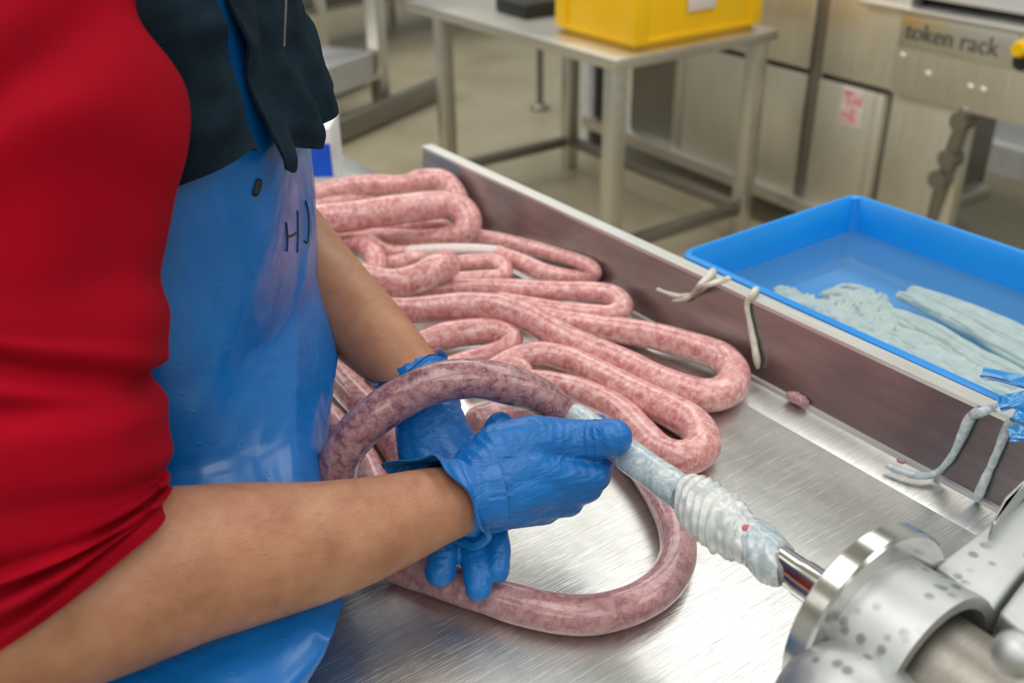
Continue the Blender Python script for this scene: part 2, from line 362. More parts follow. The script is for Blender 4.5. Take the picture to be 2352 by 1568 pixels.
def longer(rows):                                  # the coils run on behind the worker
    (a, b, c, l), (a2, b2, *_) = rows[0][:4], rows[1][:4]
    return [(a + (a - a2) * k / abs(a - a2 or 1), b + (b - b2) * k / abs(a - a2 or 1) * .5, c, max(0, l * (.9 if k < 60 else .6))) for k in (120, 60)] + rows if a <= 905 and 'apron' not in lab and 'curl' not in lab and 'pale' not in lab else rows
for lab, rows in S: rows = fat(longer(rows)); strand('raw_sausage', strand_path(rows), lab, 'sausage', G)
# small curl end
strand('raw_sausage', strand_path([(1150,858,20,.6),(1168,842,20,1),(1190,838,20,1.0),(1203,850,20,.7),(1208,868,20,.3)]), 'stubby curled sausage end behind the held loop', 'sausage', G)
tube_obj('empty_casing', [Vector(p[:3]) for p in strand_path([(1150,578,13,1.1),(1095,573,13,1.3),(1044,572,13,1.4),(990,573,13,1.4),(943,576,13,1.3)])], .0105, M['casing_pink'], None, 16, 'round', (1, .8))
tag(bpy.data.objects['empty_casing'], 'white unfilled length of casing lying across the pink pile', 'casing')
strand('raw_sausage', strand_path([(935,578,14,1.0),(905,578,15,.9),(880,572,15,.8),(850,552,15,.5)]), 'stub of sausage at the left end of the white casing', 'sausage', G)

# ------------------------------------------------------------------ filling machine head, horn
P1, P2 = D(1308, 950, .905), D(1840, 1326, .70); AX = (P2 - P1).normalized()
def axis_at(px):                                   # point of the horn axis seen at picture column px
    lo, hi = -1.0, 1.0
    f = lambda s: (lambda c: FW / 2 + FPX * c[0] / -c[2])(RC.T @ (np.array(P1 + AX * s) - CAM))
    for _ in range(50):
        m = (lo + hi) / 2
        if f(m) < px: lo = m
        else: hi = m
    return P1 + AX * lo
TIP = axis_at(1308); BASE = axis_at(1966)
filler = thing('filling_machine', 'stainless sausage filler head with round flange and long horn', 'filling machine', (BASE.x, BASE.y, 0))
L = (BASE - TIP).length
lathe_obj('filling_horn', [(0, .0085), (0, .0105), (.12, .0108), (L - .05, .0128), (L - .045, .0140), (L + .01, .0142)], TIP, BASE, M['chrome'], filler, 32)
lathe_obj('flange', [(-.004, .014), (-.004, .022), (-.002, .055), (-.001, .069), (.001, .0715), (.0145, .0715), (.0165, .0695), (.0165, .045), (.0165, .02)], BASE, BASE + AX, M['chrome'], filler, 96)
lathe_obj('threaded_nut', [(.0165, .0535), (.020, .053), (.060, .0555), (.063, .055), (.063, .047), (.045, .042), (.045, .0)], BASE, BASE + AX, M['cast'], filler, 96)
sx, sy, _ = frame_of(AX)
FR = Matrix((( *sx, 0), (*AX, 0), (*sy, 0), (0, 0, 0, 1))).transposed(); FR.translation = BASE
# local machine frame: x to the right of the axis, y along the axis away from the tip, z up
if sx.dot(Vector(RC[:, 0])) < 0: FR = FR @ Matrix.Rotation(math.pi, 4, 'Y')
# ------------------------------------------------------------------ casing on the horn
def on_axis(px): return (axis_at(px) - TIP).length
a0, a1, a2, a3, a4, a5 = [on_axis(p) for p in (1320, 1570, 1610, 1725, 1735, 1800)]
cas = thing('natural_casing', 'wet translucent casing pulled over the filling horn', 'casing', (TIP.x, TIP.y, TIP.z))
prof = [(.004, .0122)] + [(a0 + (a1 - a0) * i / 14, .0137 + .0003 * math.sin(i * 1.7) + .0006 * i / 14) for i in range(15)]
v, f = lathe(prof, TIP, BASE, 40); sharp(link('stretched_casing', py_mesh('stretched_casing', v, f), M['casing_horn'], cas), 60)
def ruff(n0, n1, r0, r1, folds, amp, sk, wob=.16):
    pr = []; N = folds * 6
    for i in range(N + 1):
        u = i / N; env = math.sin(math.pi * min(1, max(0, u)) ** .8) ** .6
        pr.append((n0 + (n1 - n0) * u, r0 + (r1 - r0) * env + amp * env * (1 + noise.noise(V3((u * 9, folds, 0)))) * math.sin(u * folds * 2 * math.pi + 3 * noise.noise(V3((u * 5, folds, 3))))))
    v, f = lathe(pr, TIP, BASE, 56); x, y, d = frame_of(BASE - TIP); o = []
    for i, p in enumerate(v):
        q = p - TIP; s = q.dot(d); rr = q - d * s; a = math.atan2(rr.dot(y), rr.dot(x))
        nn = noise.noise(Vector((math.cos(a) * 1.3, math.sin(a) * 1.3, s * 48))) + .4 * noise.noise(Vector((math.cos(a) * 3, math.sin(a) * 3, s * 120))) 
        o.append(TIP + d * (s + sk * math.cos(a + .6) + .005 * nn) + rr * (1 + wob * nn))
    return o, f
v, f = ruff(a1 + .002, a3 + .004, .0150, .0225, 9, .0010, .006); o = sharp(link('bunched_casing', py_mesh('bunched_casing', v, f), M['casing_bunch'], cas), 60)
v, f = ruff(a3 - .004, a5, .0152, .0180, 3, .0005, .009, .10); o = sharp(link('loose_casing_end', py_mesh('loose_casing_end', v, f), M['casing_horn'], cas), 60)

_bt = BVHTree.FromPolygons([v.co + Vector(cas.location) for v in bpy.data.objects['bunched_casing'].data.vertices], [tuple(p.vertices) for p in bpy.data.objects['bunched_casing'].data.polygons])
_h = _bt.ray_cast(Vector(CAM), Vector(ray(1713, 1212)).normalized())[0]
if _h is not None:
    bm = bmesh.new(); bmesh.ops.create_icosphere(bm, subdivisions=3, radius=1, matrix=Matrix.Translation(_h) @ Matrix.Diagonal((.0042, .0030, .0022, 1)))
    link('blood_spot', finish(bm, 'blood_spot'), plain('blood', (.55, .10, .15), .3), cas, True, True)
# ------------------------------------------------------------------ the held sausage
def zrow(px, py, h, z=None):
    q = Z(px, py, ZT + .018); r = h * depth(q) / FPX
    q = Z(px, py, (ZT + r * 1.03 + .001) if z is None else z); return (*q, r)
def drow(px, py, h, d): q = D(px, py, d); return (*q, h * d / FPX)
held = [(*(TIP + AX * .012), .0125), (*TIP, .0142), drow(1283, 938, 36, .900), drow(1255, 920, 42, .895), drow(1200, 893, 45, .886), drow(1100, 870, 46.5, .874), drow(1000, 880, 47, .868),
        drow(900, 927, 48, .865), drow(828, 985, 48, .867), drow(784, 1048, 47, .872), drow(775, 1115, 47, .878), drow(795, 1190, 47, .882), drow(840, 1255, 46, .883),
        zrow(915, 1297, 43), zrow(990, 1322, 44), zrow(1080, 1352, 45), zrow(1180, 1385, 46), zrow(1280, 1408, 47), zrow(1370, 1410, 47), zrow(1460, 1385, 46), zrow(1525, 1340, 45), zrow(1556, 1280, 43),
        zrow(1552, 1215, 41), zrow(1524, 1150, 38), zrow(1490, 1095, 36), zrow(1450, 1045, 35), zrow(1395, 995, 34), zrow(1330, 960, 33), zrow(1250, 940, 32), zrow(1170, 945, 32), zrow(1100, 965, 33)]
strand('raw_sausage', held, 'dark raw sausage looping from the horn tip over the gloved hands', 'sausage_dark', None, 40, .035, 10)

# ------------------------------------------------------------------ the person
person = thing('person', 'person in red sleeves, navy vest and blue apron filling sausages with gloved hands', 'person', (0, .85, 0))
O = Vector((.17, .89, 0))
EL_R, SH_R = D(70, 1385, .645), D(60, -190, .64)
WR_R = D(1050, 1148, .812); WR_L = D(955, 872, .935); EL_L = D(640, 540, 1.09)
SH_L = Vector((.27, 1.06, 1.36))
pel = Vector((-.03, .84, .90)); chest = Vector((.13, .90, 1.22)); neck = Vector((.14, .90, 1.42)); head = Vector((.19, .88, 1.60))
def hand_caps(J, k):                               # J: rows of (px, py, depth, radius)
    out = []
    for ch in J:
        pts = [(D(a, b, d), r + k) for a, b, d, r in ch]
        out += [(p0, r0, p1, r1) for (p0, r0), (p1, r1) in zip(pts, pts[1:])]
    return out
RH = [  # right hand: palm rays, thumb, four fingers
 [(1052,1150,.815,.026),(1100,1140,.818,.027)],
 [(1085,1120,.815,.026),(1200,1075,.822,.024),(1275,1092,.830,.0175)],
 [(1085,1150,.815,.025),(1200,1115,.822,.024),(1262,1120,.832,.0175)],
 [(1085,1170,.818,.022),(1180,1150,.826,.021),(1235,1145,.835,.017)],
 [(1085,1185,.822,.017),(1150,1170,.829,.0165),(1195,1167,.836,.0155)],
 [(1100,1090,.818,.025),(1150,1040,.822,.024),(1225,1010,.826,.0200)],
 [(1225,1010,.826,.0198),(1290,1012,.838,.0180),(1340,1012,.840,.0168),(1380,1008,.832,.0160),(1408,1004,.826,.0152)],
 [(1275,1092,.830,.0175),(1362,1093,.842,.0140),(1393,1030,.885,.0100),(1372,975,.905,.0092)],
 [(1262,1120,.832,.0175),(1345,1118,.846,.0138),(1378,1070,.892,.0105),(1330,985,.915,.0095)],
 [(1235,1145,.835,.017),(1306,1148,.846,.0130),(1335,1100,.888,.0105),(1290,1040,.905,.0095)],
 [(1195,1167,.836,.0155),(1252,1170,.846,.0118),(1275,1130,.880,.0098),(1235,1080,.893,.009)],
]
LH = [
 [(955,872,.935,.028),(985,930,.925,.029)],
 [(975,930,.922,.026),(1030,1040,.905,.022),(1100,1110,.885,.0155)],
 [(975,930,.922,.026),(1010,1050,.905,.022),(1058,1128,.885,.0155)],
 [(970,930,.922,.025),(985,1050,.905,.021),(1015,1128,.885,.015)],
 [(965,930,.922,.024),(960,1040,.908,.018),(975,1110,.893,.0135)],
 [(1000,960,.916,.024),(1050,1030,.908,.020),(1092,1058,.903,.0155),(1124,1015,.897,.0122),(1150,975,.891,.0112)],
 [(1104,1110,.885,.0140),(1134,1205,.858,.0108),(1144,1262,.844,.0104),(1142,1309,.835,.0098)],
 [(1056,1128,.885,.0140),(1079,1225,.855,.0114),(1093,1300,.838,.0113),(1099,1350,.830,.0106)],
 [(1015,1128,.885,.014),(1020,1220,.855,.0122),(1016,1275,.840,.0125),(1011,1312,.833,.0120)],
 [(975,1110,.893,.013),(962,1165,.878,.0108),(962,1205,.893,.0095),(985,1225,.913,.0085)],
]
FA_R = [(-20,1420,.64,.054),(100,1395,.655,.0605),(250,1345,.675,.0605),(400,1302,.702,.0575),(560,1272,.730,.053),(700,1250,.756,.0475),(820,1222,.775,.042),(920,1190,.790,.0365),(1000,1162,.803,.0318),(1052,1150,.815,.029)]
FA_L = [(600,480,1.12,.050),(680,590,1.06,.050),(760,680,1.02,.046),(850,765,.98,.0395),(910,825,.955,.034),(955,872,.935,.029)]
body = hand_caps(RH, -.003) + hand_caps(LH, -.003) + hand_caps([FA_R, FA_L], 0)

body += [(D(-20, 1420, .64), .052, D(60, 600, .655), .046), (D(60, 600, .655), .046, SH_R, .055), (D(600, 480, 1.12), .05, SH_L, .06), (SH_R, .065, neck - V3((0, 0, .06)), .06), (SH_L, .065, neck - V3((0, 0, .06)), .06),
         (chest + V3((-.05, -.08, .06)), .10, chest + V3((.05, .08, .06)), .10), (chest, .12, pel + V3((0, 0, .08)), .115), (pel + V3((0, -.08, 0)), .11, pel + V3((0, .08, 0)), .11),
         (neck - V3((0, 0, .08)), .06, head - V3((.02, 0, .08)), .055), (head, .085, head + V3((.015, 0, -.06)), .07), (head + V3((.05, 0, -.09)), .045, head + V3((.04, 0, -.07)), .05),
         (head + V3((.085, -.005, -.03)), .012, head + V3((.10, -.006, -.055)), .014), (head + V3((.0, .085, -.04)), .02, head + V3((0, .088, -.06)), .014), (head + V3((.0, -.085, -.04)), .02, head + V3((0, -.088, -.06)), .014)]
for s in (-1, 1): body += [(pel + V3((0, s * .09, 0)), .095, V3((-.03, .84 + s * .11, .48)), .062), (V3((-.03, .84 + s * .11, .48)), .06, V3((-.06, .84 + s * .12, .10)), .04), (V3((-.06, .84 + s * .12, .05)), .035, V3((.10, .84 + s * .13, .04)), .03)]
me = blob('body', body, .0045, .5, 6)
hv, hf = [], []                                    # short hairs along both bare forearms
segs = [[V3(D(a, b, d)) for a, b, d, r in ch[2:-1]] for ch in (FA_R, FA_L)]
cand = []
for v_ in me.vertices:
    for ch in segs:
        for p, q in zip(ch, ch[1:]):
            e = q - p; t_ = (v_.co - p).dot(e) / e.dot(e)
            if 0 <= t_ <= 1 and (v_.co - p - e * t_).length < .075: cand.append((v_.co.copy(), v_.normal.copy(), e.normalized()))
random.shuffle(cand)
for p, nr, e in cand[:3600]:
    j = V3((random.uniform(-1, 1), random.uniform(-1, 1), random.uniform(-1, 1))) * .35
    dr = (nr * .55 + e * .8 + j).normalized(); L_ = random.uniform(.003, .009); sd = dr.cross(nr).normalized() * .00006; up_ = nr * .00006
    m_ = p + dr * L_ * .5 + nr * L_ * .06; t_ = p + dr * L_; b_ = len(hv)
    hv += [p + sd, p - sd, p + up_, m_ + sd * .8, m_ - sd * .8, m_ + up_ * .8, t_]
    for k in range(3):
        k2 = (k + 1) % 3; hf += [(b_ + k, b_ + k2, b_ + 3 + k2, b_ + 3 + k), (b_ + 3 + k, b_ + 3 + k2, b_ + 6)]
bd = link('body', me, M['skin'], person, True, True)
link('arm_hair', py_mesh('arm_hair', hv, hf), M['hair'], bd)['kind'] = 'stuff'
def glove(name, J, k, label, cuffpts):
    me = blob(name, hand_caps(J, k), .0018, .5, 6)
    A, B = (D(1225, 1010, .830), D(1420, 1004, .826)) if J is RH else (D(960, 900, .93), D(1000, 1080, .90)); ax = (B - A).normalized(); Ln = (B - A).length
    C_, E_ = D(1060, 1150, .80), D(1330, 1120, .82); ax2 = (E_ - C_).normalized()
    def wr(p):
        s_ = (p - A).dot(ax); r_ = (p - A - ax * s_).length; m = max(0, 1 - r_ / .034) * max(0, min(1, s_ / .012, (Ln - s_) / .02))
        h = .0013 * m * (1 - abs(math.sin(s_ * 420 + 3.5 * noise.noise(p * 45)))) ** 2
        s2 = (p - C_).dot(ax2); m2 = max(0, 1 - abs(s2 - .012) / .035) if J is RH else 0
        h += .0012 * m2 * (1 - abs(math.sin(s2 * 330 + (p - C_).dot(UPV) * 60 + 4 * noise.noise(p * 40)))) ** 3
        return h + .0008 * noise.noise(V3((p.x * 30, p.y * 30, p.z * 120))) + .0004 * noise.noise(p * 160)
    displace(me, wr)
    g = link(name, me, M['glove'], person, True, True); g['label'] = label
    return g
GR = glove('glove', RH, .0010, 'blue nitrile glove on the right hand, pinching the horn', None)
GL = glove('glove', LH, .0010, 'blue nitrile glove on the left hand, fingers pointing down', None)
def cuff(par, rows, seed, tilt, tilt2):
    """flared open wrist of a glove: rows (px,py,depth,radius) from wrist out along the arm"""
    c = cr([(*D(a, b, d), r) for a, b, d, r in rows], 7); seg = 72; v = []; f = []; N = len(c)
    ax = V3(c[-1][:3]) - V3(c[0][:3]); x, y, d = frame_of(ax)
    for side in (0, 1):
        for i in range(N):
            u = i / (N - 1)
            for k in range(seg):
                a = 2 * math.pi * k / seg; q = V3((math.cos(a), math.sin(a), seed))
                r = c[i][3] * (1 + (.03 + .13 * u * u) * noise.noise(q * 1.7) + (.006 + .012 * u) * math.sin(u * 26 + 4 * noise.noise(q * 1.2))) - side * .0006
                v.append(V3(c[i][:3]) + (x * math.cos(a) + y * math.sin(a)) * r + d * (u * .016 * noise.noise(q * 1.3 + V3((5, 0, 0))) + tilt * u * u * (x * math.cos(a) + y * math.sin(a)).dot(UPV) + tilt2 * u * u * (x * math.cos(a) + y * math.sin(a)).dot(FWD)))
    for side in (0, 1):
        b = side * N * seg
        for i in range(N - 1):
            for k in range(seg):
                q = (b + i * seg + k, b + i * seg + (k + 1) % seg, b + (i + 1) * seg + (k + 1) % seg, b + (i + 1) * seg + k); f.append(q if side else q[::-1])
    for i in (0, N - 1):
        for k in range(seg):
            a_, b_ = i * seg + k, i * seg + (k + 1) % seg; f.append((a_, b_, b_ + N * seg, a_ + N * seg) if i else (b_, a_, a_ + N * seg, b_ + N * seg))
    return sharp(link('cuff', py_mesh('cuff', v, f), M['glove'], par), 60)
cuff(GR, [(1130,1122,.820,.0345),(1095,1130,.819,.0335),(1068,1138,.815,.0335),(1045,1146,.811,.0345),(1020,1150,.806,.0375),(1003,1152,.803,.041)], 1.3, .018, .028)
cuff(GL, [(985,935,.925,.0325),(965,900,.930,.0325),(948,868,.937,.034),(935,845,.943,.0375)], 4.1, -.016, .012)

# clothing: rings of a loft, thin and open where cloth is open
def loft(name, rings, mat, parent, thick=.0015, closed=True, smooth=60, world=True):
    N, K = len(rings), len(rings[0]); v = [p for r in rings for p in r]; f = []
    for i in range(N - 1):
        for k in range(K if closed else K - 1):
            f.append((i * K + k, i * K + (k + 1) % K, (i + 1) * K + (k + 1) % K, (i + 1) * K + k))
    me = py_mesh(name, v, f); n0 = len(v); nn = [p.normal.copy() for p in me.vertices]
    cen = sum((Vector(p) for p in v), Vector()) / n0
    if closed or True:
        if sum((Vector(p) - cen).dot(q) for p, q in zip(v, nn)) < 0: nn = [-q for q in nn]; f = [g[::-1] for g in f]
    bpy.data.meshes.remove(me)
    v2 = list(v) + [Vector(p) - q * thick for p, q in zip(v, nn)]; f2 = list(f) + [tuple(i + n0 for i in g[::-1]) for g in f]
    ends = [[(i * K + k) for k in range(K)] + ([i * K] if closed else []) for i in (0, N - 1)]
    if not closed: ends += [[i * K + k for i in range(N)] for k in (0, K - 1)]
    for e in ends:
        for p, q in zip(e, e[1:]): f2.append((p, q, q + n0, p + n0))
    me = py_mesh(name, v2, f2); o = link(name, me, mat, parent, world)
    return sharp(o, smooth)
# --- shirt with rolled sleeves
def sleeve_rows(rows, seg, fn, twist=None):
    c = cr(rows, 10); rings = []; x0 = None
    for i in range(len(c)):
        p = V3(c[i][:3]); t = (V3(c[min(i + 1, len(c) - 1)][:3]) - V3(c[max(i - 1, 0)][:3])).normalized()
        tc = V3(RC[:, 0]); x = (tc - t * tc.dot(t)).normalized(); y = t.cross(x)         # x: towards picture right
        u = i / (len(c) - 1); ring = []
        for k in range(seg):
            a = 2 * math.pi * k / seg; ring.append(p + (x * math.cos(a) + y * math.sin(a) * .92) * (c[i][3] + fn(u, a, p)))
        rings.append(ring)
    return rings
FOLDS = [(.28, .16, .040, .012), (.46, .02, .03, .005), (.598, -.012, .019, .012), (.677, .055, .024, .008), (.79, .03, .020, .006), (.858, .006, .013, .009), (.908, .0, .012, .010), (.955, -.004, .011, .009)]
def sl_fold(u, a, p):
    low = max(0, (u - .62) / .38); s = 0.; c, n_ = math.cos(a), math.sin(a)
    for i, (uc, k, w_, dp) in enumerate(FOLDS):
        q = u - uc + k * c + .010 * noise.noise(V3((c * 1.4, n_ * 1.4, i * 7.3)))
        m = .55 + .45 * noise.noise(V3((c * 1.2, n_ * 1.2, i * 3.1 + 40))) * 1.6
        if i > len(FOLDS) - 4: m *= .35 + .65 * min(1, max(0, c + .7))
        s += dp * m * (-1.15 * math.exp(-(q / w_) ** 2) + .55 * math.exp(-((q - 1.7 * w_) / (1.2 * w_)) ** 2) + .4 * math.exp(-((q + 1.9 * w_) / (1.3 * w_)) ** 2))
    s += .011 * noise.noise(V3((c * 1.3 + u * 2.0, n_ * 1.3, u * 3.5)))
    s += .003 * noise.noise(V3((c * 2 - u * 6, n_ * 2, u * 9 + 3))) * (.4 + low)
    return s
def srow(px, py, d, right): return (*D(px, py, d), (right - px) * d / FPX)
sl = sleeve_rows([srow(70,-330,.640,330), srow(75,-100,.640,325), srow(75,60,.640,362), srow(80,200,.641,405), srow(80,320,.642,422), srow(80,440,.643,400), srow(85,560,.644,384), srow(85,680,.645,386), srow(85,765,.646,384),
     srow(80,830,.646,366), srow(70,920,.647,368), srow(58,1030,.648,372), (*D(55,1130,.650), .085), (*D(80,1220,.655), .0865), (*D(112,1282,.659), .0865), (*D(152,1332,.663), .086)], 144, sl_fold)
shirt_caps = [(chest + V3((-.05, -.09, .05)), .108, chest + V3((.05, .09, .05)), .108), (chest, .128, pel + V3((0, 0, .10)), .122), (SH_R + V3((.02, .03, 0)), .078, neck - V3((0, 0, .06)), .066), (SH_L, .075, neck - V3((0, 0, .06)), .066), (SH_L, .070, D(540, 420, 1.15), .060)]
me = blob('shirt', shirt_caps, .006, .5, 4); sh = link('shirt', me, M['red'], person, True, True)
loft('sleeve', sl, M['red'], sh, .002)

# --- torso garments
def torso(z):                                      # centre, facing angle, front reach a, half width b
    T = np.array([  # z,   cx,   cy,  face,  a,    b
        (.30, -.07, .80, 0, .185, .26), (.60, -.068, .80, 0, .1891, .27), (.76, -.075, .80, 0, .1973, .27), (.82, -.078, .80, 0, .203, .27), (.835, -.045, .80, 0, .203, .300), (.86, .004, .80, -2, .206, .306), (.888, .042, .80, -7, .20, .298), (.912, .0829, .845, -20, .202, .230), (.97, .1468, .885, -31, .1748, .19),
        (1.04, .1603, .89, -33, .1532, .178), (1.12, .164, .89, -33, .1528, .172), (1.20, .1671, .89, -33, .154, .17), (1.45, .155, .895, -33, .14, .17)])
    return [np.interp(z, T[:, 0], T[:, i]) for i in range(1, 6)]
def tpt(z, th, k=0., ex=3.0):
    cx, cy, fa, a, b = torso(z); fa = math.radians(fa); c, s = math.cos(th), math.sin(th)
    r = (abs(c / (a + k)) ** ex + abs(s / (b + k)) ** ex) ** (-1 / ex); fx, fy = c * r, s * r
    return V3((cx + fx * math.cos(fa) - fy * math.sin(fa), cy + fx * math.sin(fa) + fy * math.cos(fa), z))
rings = []
for i in range(140):
    z = .34 + (1.40 - .34) * i / 139; ring = []
    for k in range(161):
        th = math.radians(-165 + 330 * k / 160); dg_ = th * 1.1 - z * 7.5; env_ = max(0, min(1, (1.16 - z) * 6))
        fo = .0045 * math.sin(7 * th + 9 * (z - .8) + 2 * noise.noise(V3((th, z * 3, 0)))) * max(.15, min(1, (1.12 - z) * 5)) + .006 * max(.1, min(1, (1.2 - z) * 6)) * noise.noise(V3((th * 2.2 + z * 5, z * 6, 4)))
        fo += env_ * (.005 * math.sin(dg_ * 3.1 + 2.2 * noise.noise(V3((th * 1.3, z * 4, 9)))) + .0035 * (1 - abs(math.sin(dg_ * 4.3 + 3 * noise.noise(V3((th, z * 3, 2)))))) ** 3)
        ring.append(tpt(z, th, fo))
    rings.append(ring)
apron = loft('apron', rings, M['apron'], person, .0012, False)
# apron bib strip showing through the open vest
bt = BVHTree.FromPolygons([v.co + V3(person.location) for v in apron.data.vertices], [tuple(p.vertices) for p in apron.data.polygons])
def hit(tree, px, py, off=.0015):
    d = V3(ray(px, py)).normalized(); h = tree.ray_cast(V3(CAM), d); return (h[0] - d * off) if h[0] is not None else None
def stroke(name, tree, pts, r, mat, parent):
    q = [hit(tree, *p) for p in cr(pts, 5)]; q = [a for a in q if a is not None]
    return tube_obj(name, q, r, mat, parent, 8) if len(q) > 2 else None
for nm, st in (('letter_h', [[(657,512),(660,545),(659,575)], [(683,486),(684,530),(683,577)], [(659,545),(672,540),(684,533)]]), ('letter_j', [[(702,462),(708,490),(709,530),(706,556),(699,553)]])):
    vs_, fs_ = [], []
    for s_ in st:
        q = [hit(bt, *p, .0004) for p in cr(s_, 5)]; q = [a for a in q if a is not None]
        if len(q) > 2:
            v, f = tube(q, .0011, 8); b_ = len(vs_); vs_ += v; fs_ += [tuple(i + b_ for i in g) for g in f]
    if vs_: link(nm, py_mesh(nm, vs_, fs_), M['ink'], apron)
q = hit(bt, 590, 430, .0003)
if q is not None:
    v, f = tube([hit(bt, *p, .0003) for p in ((593,420),(590,431),(586,441))], .0035, 12); link('eyelet', py_mesh('eyelet', v, f), M['ink'], apron, True, True)

# --- vest: two front panels, open in front
def vest_panel(th0, th1, hem, flare, seed, nw, off):
    rings = []
    for i in range(70):
        u = i / 69; ring = []
        for k in range(nw + 1):
            w_ = k / nw; td = th0 + (th1 - th0) * w_; th = math.radians(td); z = 1.46 + (hem(td) - 1.46) * u
            lowf = max(0, (u - .45) / .55)
            fo = off + flare(td) * lowf ** 1.6 + (.002 + .007 * lowf) * math.sin(th * 15 + seed + 3 * noise.noise(V3((th * 1.2, u * 3, seed)))) + .009 * noise.noise(V3((th * 3, u * 7, seed))) + .003 * noise.noise(V3((th * 9, u * 15, seed)))
            fo -= .006 * math.exp(-((u - .72) / .06) ** 2)
            ring.append(tpt(z, th, fo))
        rings.append(ring)
    return rings
H1 = lambda t: float(np.interp(t, [-181, -80, -60, -53, -48, -44, -39], [1.17, 1.185, 1.200, 1.208, 1.216, 1.222, 1.215]))
H2 = lambda t: float(np.interp(t, [-37, -33, -27, -22, -10, 12, 40, 150], [1.202, 1.190, 1.186, 1.196, 1.183, 1.190, 1.20, 1.19]))
vest = loft('vest', vest_panel(-181, -41.5, H1, lambda t: .004, 1., 70, .017), M['vest'], person, .003, False)
vest2 = loft('front_panel', vest_panel(-34.5, 180, H2, lambda t: .006 + .008 * math.exp(-((t - 10) / 22) ** 2), 4., 110, .011), M['vest'], vest, .003, False)
bv = BVHTree.FromPolygons([v.co + V3(person.location) for v in vest2.data.vertices], [tuple(p.vertices) for p in vest2.data.polygons])
vs_, fs_ = [], []
for k in range(44):
    q = hit(bv, 656 - 5 * k / 43, -10 + 116 * k / 43, .0004)
    if q is not None:
        v, f = tube([q - V3((.0012, 0, 0)), q + V3((.0012, 0, 0))], .0006, 6); b_ = len(vs_); vs_ += v; fs_ += [tuple(i + b_ for i in g) for g in f]
if vs_: link('zipper', py_mesh('zipper', vs_, fs_), M['bead'], vest)['kind'] = 'stuff'
# trousers, boots, cap
tc = []
for s in (-1, 1): tc += [(pel + V3((0, s * .085, .0)), .112, V3((-.03, .84 + s * .11, .48)), .085), (V3((-.03, .84 + s * .11, .48)), .085, V3((-.06, .84 + s * .12, .14)), .07)]
link('trousers', blob('trousers', tc, .008, .5, 4), M['trousers'], person, True, True)
for s in (-1, 1): link('boot', blob('boot', [(V3((-.06, .84 + s * .12, .25)), .062, V3((-.06, .84 + s * .12, .06)), .055), (V3((-.08, .84 + s * .12, .048)), .047, V3((.12, .84 + s * .13, .040)), .04)], .006, .5, 4), M['boot'], person, True, True)
link('cap', blob('cap', [(head + V3((-.01, 0, .03)), .095, head + V3((.0, 0, .05)), .085)], .006, .5, 4), M['cap'], person, True, True)

# ------------------------------------------------------------------ blue tub with casings
ZR = .908
tub = thing('plastic_tub', 'blue plastic tub of soaking casings standing behind the trough wall', 'tub', (.834, .902, 0), math.radians(2.5))
TW, TL, TD = .362, .72, .098
def tub_mesh():
    bm = bmesh.new(); lip = .010
    def ring(ins, z, rad, n=6):
        x0, x1, y0, y1 = ins, TW - ins, -TL + ins, -ins; out = []
        for cx, cy, a0 in ((x1 - rad, y1 - rad, 0), (x0 + rad, y1 - rad, 90), (x0 + rad, y0 + rad, 180), (x1 - rad, y0 + rad, 270)):
            for k in range(n + 1):
                a = math.radians(a0 + 90 * k / n); out.append(bm.verts.new((cx + rad * math.cos(a), cy + rad * math.sin(a), z)))
        return out
    rs = [ring(.0, ZR - .014, .02), ring(.0, ZR - .003, .02), ring(.003, ZR, .018), ring(lip - .003, ZR, .012), ring(lip, ZR - .003, .011), ring(lip + .004, ZR - .04, .012), ring(lip + .012, ZR - TD + .01, .016), ring(lip + .022, ZR - TD, .016)]
    o = [ring(.02, ZR - TD - .004, .02), ring(.010, ZR - .04, .02), ring(.003, ZR - .014, .02)]
    for a, b in zip(rs, rs[1:]):
        for k in range(len(a)): bm.faces.new((a[k], a[(k + 1) % len(a)], b[(k + 1) % len(a)], b[k]))
    bm.faces.new(rs[-1])
    for a, b in zip(o, o[1:]):
        for k in range(len(a)): bm.faces.new((a[k], a[(k + 1) % len(a)], b[(k + 1) % len(a)], b[k]))
    bm.faces.new(o[0])
    for k in range(len(rs[0])): bm.faces.new((o[-1][k], o[-1][(k + 1) % len(rs[0])], rs[0][(k + 1) % len(rs[0])], rs[0][k]))
    return finish(bm, 'tub_shell')
sharp(link('tub_shell', tub_mesh(), M['tub'], tub, False), 40)
ZW = ZR - .050
wt = link('water', py_mesh('water', [(.018, -TL + .018, ZW), (TW - .018, -TL + .018, ZW), (TW - .018, -.018, ZW), (.018, -.018, ZW)], [(0, 1, 2, 3)]), M['water']); wt.location = (.834, .902, 0); wt.rotation_euler = (0, 0, math.radians(2.5))
tag(wt, 'shallow clear water covering the casings in the blue tub', 'water', None, 'stuff')
ZB = ZR - TD
def casing_pile(name, lines, n, r, label, spread, mat='casing_tub', kind=None, wig=.008):
    vs_, fs_ = [], []
    for i in range(n):
        base = lines[i % len(lines)]; off = V3((random.uniform(-1, 1) * spread, random.uniform(-1, 1) * spread, random.uniform(0, .012)))
        c = cr([tuple(V3(p) + off) for p in base], 8); s_ = random.random() * 50
        pts = [V3(p) + V3((noise.noise(V3((j * .23, s_, 0))), noise.noise(V3((j * .23, s_, 9))), .3 * noise.noise(V3((j * .3, s_, 4))))) * wig for j, p in enumerate(c)]
        for p in pts: p.z = max(p.z, ZB + r * .6)
        v, f = tube(pts, r * random.uniform(.8, 1.2), 6); b_ = len(vs_); vs_ += v; fs_ += [tuple(q + b_ for q in g) for g in f]
    o = link(name, py_mesh(name, vs_, fs_), M[mat], None, True, True); return tag(o, label, 'casings', None, kind)
